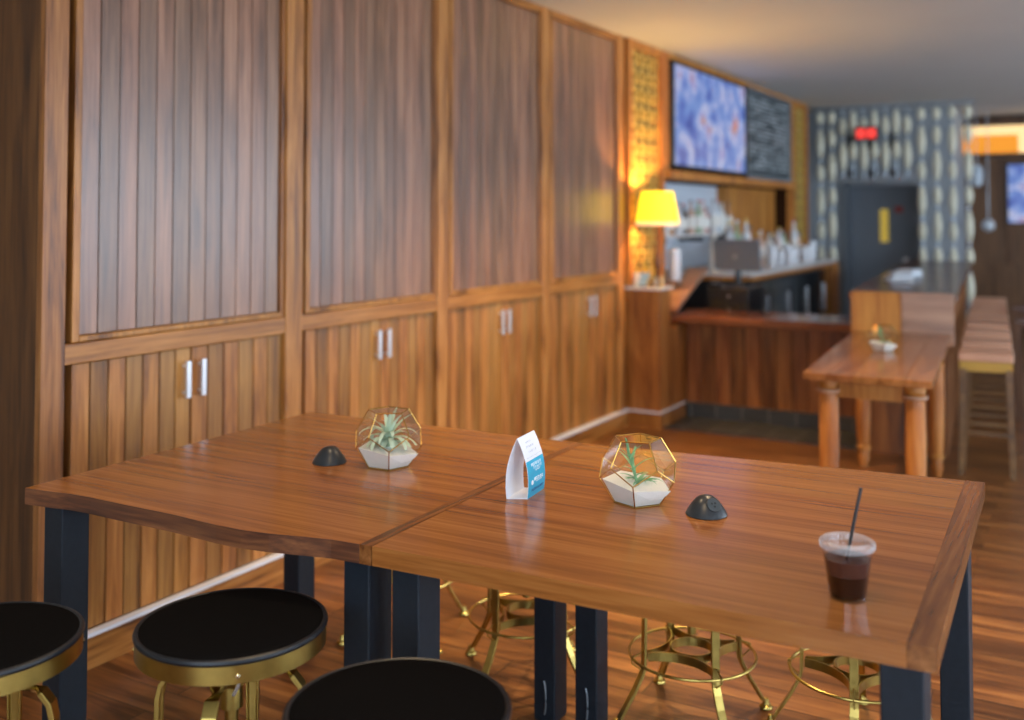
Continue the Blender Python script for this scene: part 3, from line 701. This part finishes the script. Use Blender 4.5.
for (x,y) in ins:
    lg=MB().lathe([(0,.764),(.048,.764),(.048,.735),(.042,.728),(.054,.715),(.054,.703),(.044,.695),(.046,.66),(.046,.45),(.042,.25),(.036,.15),(.032,.13),(.042,.12),(.042,.105),(.030,.095),(.034,.05),(.024,.0),(0,0)],(x,y,0),24).build('leg',M['legwood'],t)
    MB().lathe([(.042,.722),(.0565,.716),(.0565,.704),(.044,.698)],(x,y,0),24).build('leg_collar',M['pale'],lg)
terrarium(-1.025,5.93,.80,R(-75),.062,'blurred glass terrarium with white base on the narrow honey wood table','sprig')

# ------------------------------------------------------------------ back bar
t=tag(empty('back_bar_counter',(-2.95,10.2,0)),'pale topped back bar counter along the wall with dark cooler doors','counter')
MB().box(-.398,.38,-1.5,1.85,1.01,1.05).build('counter_top',M['wstone'],t,bevel=.004)
MB().box(-.398,.385,-1.51,1.86,.975,1.009).build('counter_edge',M['orange'],t,bevel=.003)
MB().box(-.398,.30,-1.5,1.5,0,.974).build('body',M['black'],t)
for i in range(4):
    d=MB().box(.301,.325,-1.48+i*.74,-1.48+i*.74+.72,.10,.94).build('cooler_door',M['blackg'],t,bevel=.004)
    MB().box(.3255,.345,-1.48+i*.74+.62,-1.48+i*.74+.64,.5,.8).build('door_handle',M['chrome'],d)
MB().box(-.398,.40,1.502,1.84,0,.974).build('end_cabinet',M['orange'],t,bevel=.003)
tag(MB().box(-3.348,-3.30,7.72,9.95,1.06,1.835).build('back_splash',plain('pale_mirror_panel',(.62,.68,.76),.25)),'pale bluish back panel behind the bottles under the television','panel')
tag(MB().box(-3.348,-3.20,9.96,11.74,1.06,1.835).build('honey_back_panel',M['orange']),'honey coloured wood panel under the chalkboard behind the bottles','panel')
# bottle shelf
t=tag(empty('bottle_shelf',(-3.14,8.85,1.36)),'glass bottle shelf on the pale back panel under the television','shelf')
MB().box(-.155,.09,-1.05,1.05,0,.02).build('shelf_board',M['wstone'],t)
for k in (-1,0,1): MB().box(-.155,.07,k*.9-.01,k*.9+.01,-.05,-.001).build('bracket',M['black'],t)
cols=[(.55,.6,.65),(.75,.73,.68),(.5,.25,.12),(.65,.66,.7),(.12,.10,.09),(.6,.4,.3),(.35,.45,.3),(.72,.6,.55),(.4,.12,.08),(.7,.72,.75)]
rnd=random.Random(11)
for i in range(13):
    y=7.95+i*.155; c=cols[i%10]
    bottle(-3.14+rnd.uniform(-.02,.02),y,1.3805,.036,rnd.uniform(.26,.33),c,'blurred liquor bottle in the row on the upper shelf under the television',group='bottles on the upper shelf',cap=rnd.choice([(.7,.7,.7),(.1,.1,.1),(.6,.1,.08)]),lab=(.8,.78,.72))
for i in range(18):
    y=8.85+i*.155; c=cols[(i*3+1)%10]
    bottle(-2.98+rnd.uniform(-.05,.12),y,1.0505,.046,rnd.uniform(.30,.46),c,'blurred bottle or shaker standing in the crowded row on the back bar counter',group='bottles on the back bar counter',cap=rnd.choice([(.7,.7,.7),(.1,.1,.1),(.5,.1,.08),(.75,.5,.1)]),lab=(.82,.76,.7))
for i in range(9):
    y=9.9+i*.2
    bottle(-2.72+rnd.uniform(-.05,.05),y,1.0505,.040,rnd.uniform(.14,.22),(.72,.74,.78),'pale glass tumbler on the front of the back bar counter','tumbler','tumblers on the back bar counter',neck=False,cap=(.6,.62,.66))
# black drawer chest with till and screen
t=tag(empty('drawer_chest',(-2.58,8.22,0)),'black drawer chest behind the low bar under the till screen','drawers')
MB().box(-.19,.16,-.14,.25,0,.955).build('body',M['black'],t,bevel=.004)
for k in range(3):
    d=MB().box(-.185,.155,-.158,-.141,.62+k*.11,.62+k*.11+.10).build('drawer',plain('black_drawer',(.02,.02,.02),.3),t,bevel=.003)
    MB().lathe([(0,.012),(.008,.010),(.008,0),(0,0)],(0,-.158,.67+k*.11),12,Matrix.Rotation(PI/2,3,'X')).build('drawer_knob',M['chrome'],d)
t=tag(empty('till_screen',(-2.56,8.25,.9555),R(-4)),'dark grey till screen standing on the black drawer chest','screen')
MB().lathe([(0,0),(.10,0),(.10,.012),(.03,.02),(.025,.14),(0,.14)],n=24).build('stand',M['black'],t)
m=MB(); m.obox((.0,-.02,.265),(.20,0,0),(0,.014,.003),(-.02,.035,.125)); m.build('housing',M['screenback'],t,bevel=.006)
m=MB(); m.lathe([(0,.001),(.02,.001),(.02,0),(0,0)],(-.01,-.038,.25),20,Matrix.Rotation(R(78),3,'X')); m.build('round_badge',M['wire'],t)
t=tag(empty('till_keyboard',(-2.71,8.14,.9555)),'small black card reader left of the till screen','card reader')
MB().obox((0,0,.02),(.05,0,0),(0,.04,.008),(0,-.003,.012)).build('body',M['black'],t,bevel=.003)
MB().obox((0,-.002,.0345),(.035,0,0),(0,.02,.004),(0,-.0003,.001)).build('keypad',M['wire'],t)
bottle(-2.965,7.86,1.0505-.03,.05,.26,(.72,.76,.82),'tall white paper roll standing left of the till screen','paper_roll',neck=False,cap=(.8,.82,.86))
bottle(-3.08,7.80,1.02,.04,.24,(.25,.03,.03),'dark red bottle left of the white paper roll','bottle',cap=(.7,.7,.7))
tag(MB().box(-3.18,-2.90,7.73,7.93,.99,1.019).build('corner_ledge',M['pale']),'small wooden corner ledge beneath the white paper roll','shelf')

# ------------------------------------------------------------------ bar stools at the long bar
def make_barstool():
    t=empty('bar_stool')
    MB().box(-.15,.15,-.15,.15,.675,.72).build('seat',M['seatwood'],t,bevel=.006)
    MB().box(-.145,.145,-.145,.145,.615,.674).build('apron',M['golden'],t)
    for sx in (-1,1):
        for sy in (-1,1):
            MB().sweep([(sx*.125,sy*.14,.629),(sx*.14-(.0),sy*.16,0.0)],rect(.034,.034),up=(1,0,0),smooth=False).build('leg',M['stoolwood'],t)
    for sy in (-1,1): MB().box(-.13,.13,sy*.153-.010,sy*.153+.010,.24,.265).build('rung',M['stoolwood'],t)
    for sx in (-1,1): MB().box(sx*.133-.009,sx*.133+.009,-.14,.14,.36,.385).build('rung',M['darkwood'],t)
    return t
bs=make_barstool(); ordn=['nearest','second','third','fourth','fifth','sixth','seventh','eighth']
for i in range(8):
    o=bs if i==0 else copy_tree(bs)
    o.location=(-.585-.077*i*.62,6.84+i*.62,0); o.rotation_euler=(0,0,R(4.4)); tag(o,'plain wooden backless bar stool, %s in the line from us along the long bar'%ordn[i],'bar stool','wooden stools along the long bar')
def make_chair(x,y,lab):
    t=tag(empty('high_chair',(x,y,0),R(90)),lab,'chair','dark chairs beyond the bar stools')
    MB().box(-.2,.2,-.2,.2,.70,.74).build('seat',M['darkwood'],t,bevel=.005)
    for sx in (-1,1):
        for sy in (-1,1): MB().box(sx*.18-.018,sx*.18+.018,sy*.18-.018,sy*.18+.018,0,.699).build('leg',M['darkwood'],t)
    MB().sweep([(-.18,-.18,.741),(-.18,-.2,1.28)],rect(.03,.03),up=(1,0,0),smooth=False).sweep([(.18,-.18,.741),(.18,-.2,1.28)],rect(.03,.03),up=(1,0,0),smooth=False).build('back_post',M['darkwood'],t)
    m=MB()
    for k in range(5): m.box(-.164,.164,-.205,-.185,.84+k*.085,.84+k*.085+.05)
    m.build('back_slats',M['darkwood'],t)
make_chair(-.34,8.75,'dark high chair at the right edge, nearer of the pair'); make_chair(-.43,9.9,'dark high chair at the right edge, farther of the pair')

# ------------------------------------------------------------------ back of the room
YD=13.45
w=MB(); w.box(-3.35,-2.78,YD,YD+.1,0,CEIL).box(-1.86,-1.50,YD,YD+.1,0,CEIL).box(-2.78,-1.86,YD,YD+.1,1.93,CEIL); struct('wall_alcove',w,M['greywall'])
struct('wall_alcove_side',MB().box(-1.56,-1.50,YD+.101,YB,0,CEIL),M['greywall'])
o=tag(empty('door_1',(-2.32,YD+.35,0)),kind='structure')
MB().box(-.52,.52,0,.05,0,1.98).build('door_leaf',M['slate'],o)
MB().box(-.08,.02,-.006,-.0005,1.2,1.62).build('door_pane',M['yel'],o)
MB().box(.2,.26,-.03,-.0005,.95,1.0).build('door_handle',M['chrome'],o)
MB().box(.10,.20,-.006,-.0005,1.58,1.66).build('door_notice',M['red'],o).data.materials[0]=plain('red_notice',(.4,.05,.04),.6)
struct('door_2',MB().box(-2.80,-2.76,YD-.04,YD+.36,0,1.93).box(-1.88,-1.84,YD-.04,YD+.36,0,1.93).box(-2.8,-1.84,YD-.04,YD+.36,1.931,1.98),M['wire']).name='trim_2'
t=tag(empty('exit_sign',(-2.345,12.66,2.52)),'small glowing red sign over the grey door','sign')
MB().box(-.13,.13,-.03,.03,-.08,.08).build('housing',M['black'],t,bevel=.006)
MB().box(-.11,-.01,-.0335,-.0305,-.055,.055).box(.01,.11,-.0335,-.0305,-.055,.055).build('lit_face',M['red'],t)
t2=MB()
def bead_screen(x0,x1,z0,z1,y,label,cols,blacks=False,seed=1):
    w=x1-x0; t=tag(empty('bead_screen',((x0+x1)/2,y,z0)),label,'room divider','cream bead room dividers'); H=z1-z0
    MB().box(-w/2,w/2,-.02,.02,H-.04,H).box(-w/2,w/2,-.02,.02,0,.03).build('frame',M['wire'],t)
    m=MB(); b=MB(); s=w/cols
    for i in range(cols):
        x=-w/2+(i+.5)*s; m.tube([(x,0,.03),(x,0,H-.04)],.012,6)
        z=.10+.13*(i%2); k=i
        while z<H-.15:
            L=(.38,.24)[k%2]; L=min(L,H-.05-z)
            b.lathe([(0,z),(.020,z+L*.06),(.040,z+L*.28),(.048,z+L*.5),(.040,z+L*.72),(.020,z+L*.94),(0,z+L)],(x,0,0),12); z+=L+.045; k+=1
        # half-round flattened beads
    m.build('rods',M['wire'],t); tag(b.build('beads',M['cream'],t),kind='stuff')
    if blacks:
        for i in range(cols//2):
            x=-w/2+(2*i+1.2)*s; MB().box(x-.05,x+.05,.07,.10,H*.42,H*.62).build('dark_block',M['black'],t); MB().box(x-.05,x+.05,.07,.10,H*.04,H*.14).build('dark_block',M['black'],t)
bead_screen(-2.98,-2.70,.0,CEIL-.002,12.75,'cream bead divider left of the grey door',2)
bead_screen(-2.70,-1.84,1.97,CEIL-.002,12.75,'short cream bead divider hanging above the grey door',7,True)
bead_screen(-1.83,-1.16,.0,CEIL-.002,12.75,'cream bead divider right of the grey door, beside the brown wall',4)
# right background wall dressings
yb=YB-.001
t=tag(empty('light_box',(-.70,yb-.12,2.72)),'long glowing amber light box high on the brown back wall','light')
MB().box(-.80,-.14,-.10,.12,-.36,-.12).build('amber_panel',M['amber'],t); MB().box(-.80,-.14,-.10,.12,-.119,.0).build('yellow_panel',M['amber2'],t); MB().box(-.139,.9,-.10,.12,-.36,.0).build('pale_panel',M['amber2'],t)
MB().box(-.80,.92,-.115,.12,.001,.05).box(-.80,.92,-.115,.12,-.41,-.361).build('frame',M['darkwood'],t)
t=tag(empty('television',(-.55,yb-.06,1.83)),'small television with a blue picture cut off by the right edge of the photo','television')
MB().box(-.45,.45,-.0,.06,-.40,.40).build('bezel',M['black'],t); MB().box(-.43,.43,-.004,-.0005,-.38,.38).build('screen',M['tv2'],t)
t=tag(empty('wall_globe',(-1.14,13.9,1.42)),'round white globe lamp low on the brown wall beside the bead divider','lamp')
MB().lathe([(.0,-.075)]+[(.075*math.cos(a),.075*math.sin(a)) for a in [R(-75+15*i) for i in range(11)]]+[(0,.075)],n=20).build('globe',plain('white_globe',(.6,.66,.72),.3),t)
MB().tube([(0,0,.076),(0,0,CEIL-1.421)],.006,6).build('hanging_rod',M['wire'],t)
t=tag(empty('hanging_shade',(-1.32,13.6,2.02)),'pale oblong glass pendant shade hanging above the round globe','lamp')
MB().lathe([(0,-.13),(.05,-.12),(.075,-.05),(.075,.07),(.05,.13),(0,.14)],(.08,0,0),n=20).build('shade',plain('pale_shade',(.5,.58,.66),.3),t)
MB().tube([(.08,0,.141),(.08,0,CEIL-2.021)],.006,6).build('hanging_rod',M['wire'],t)
m=MB()
struct('trim_3',MB().box(-1.15,1.0,YB-.03,YB,0,.9).box(-.98,-.88,YB-.04,YB-.031,.9,2.2),M['backwall'])

# ------------------------------------------------------------------ lights
W=bpy.data.worlds.new('World'); bpy.context.scene.world=W; W.use_nodes=True
W.node_tree.nodes['Background'].inputs[0].default_value=(.74,.86,1.0,1); W.node_tree.nodes['Background'].inputs[1].default_value=8.0
def portal(loc,rot,sx,sy):
    l=bpy.data.lights.new('portal','AREA'); l.shape='RECTANGLE'; l.size=sx; l.size_y=sy; l.cycles.is_portal=True
    o=bpy.data.objects.new('window_portal',l); o.location=loc; o.rotation_euler=rot; C.objects.link(o)
for a,b_ in wins: portal((WX+.12,(a+b_)/2,(wz0+wz1)/2),(0,R(90),0),wz1-wz0,b_-a)
portal((.85,-3.13,1.65),(R(90),0,0),4.7,1.9)
def point(loc,e,col,r=.04,name='bulb_light'):
    l=bpy.data.lights.new(name,'POINT'); l.energy=e; l.color=col; l.shadow_soft_size=r
    o=bpy.data.objects.new(name,l); o.location=loc; C.objects.link(o)
point((-2.80,7.08,1.66),45,(1,.58,.18),.02)
def down(x,y,e,ang=95,col=(1,.72,.42)):
    t=tag(empty('ceiling_downlight',(x,y,CEIL)),None,'ceiling light','recessed warm downlights')
    t['label']='recessed warm ceiling downlight above and out of the picture'
    MB().lathe([(.075,-.001),(.075,-.012),(.055,-.012),(.05,-.002)],n=24).build('trim_ring',M['chrome'],t)
    MB().lathe([(0,-.004),(.05,-.004)],n=24).build('diffuser',M['bulb'],t)
    l=bpy.data.lights.new('downlight','SPOT'); l.energy=e; l.color=col; l.spot_size=R(ang); l.spot_blend=.6; l.shadow_soft_size=.05
    o=bpy.data.objects.new('downlight',l); o.location=(x,y,CEIL-.03); C.objects.link(o)
for x,y,e in ((-1.0,3.9,170),(-1.9,4.4,110),(-1.9,2.4,45),(-2.0,5.45,110),(-.9,1.2,40),(-1.7,0.3,20)): down(x,y,e)

# ------------------------------------------------------------------ camera
cam=bpy.data.cameras.new('camera'); co=bpy.data.objects.new('camera',cam); C.objects.link(co)
FP=1020; PY=181; yaw=R(29.7); pit=R(1.9)
cam.sensor_width=36; cam.sensor_fit='HORIZONTAL'; cam.lens=36*FP/1024; cam.shift_y=-(360-PY)/1024
co.location=(0,0,1.55); co.rotation_euler=(PI/2+pit,0,yaw); cam.clip_start=.05
cam.dof.use_dof=True; cam.dof.focus_distance=2.5; cam.dof.aperture_fstop=1.55
sc=bpy.context.scene; sc.camera=co
vs=sc.view_settings; vs.view_transform='Standard'; vs.look='None'; vs.gamma=1; vs.use_curve_mapping=False; vs.exposure=0.12
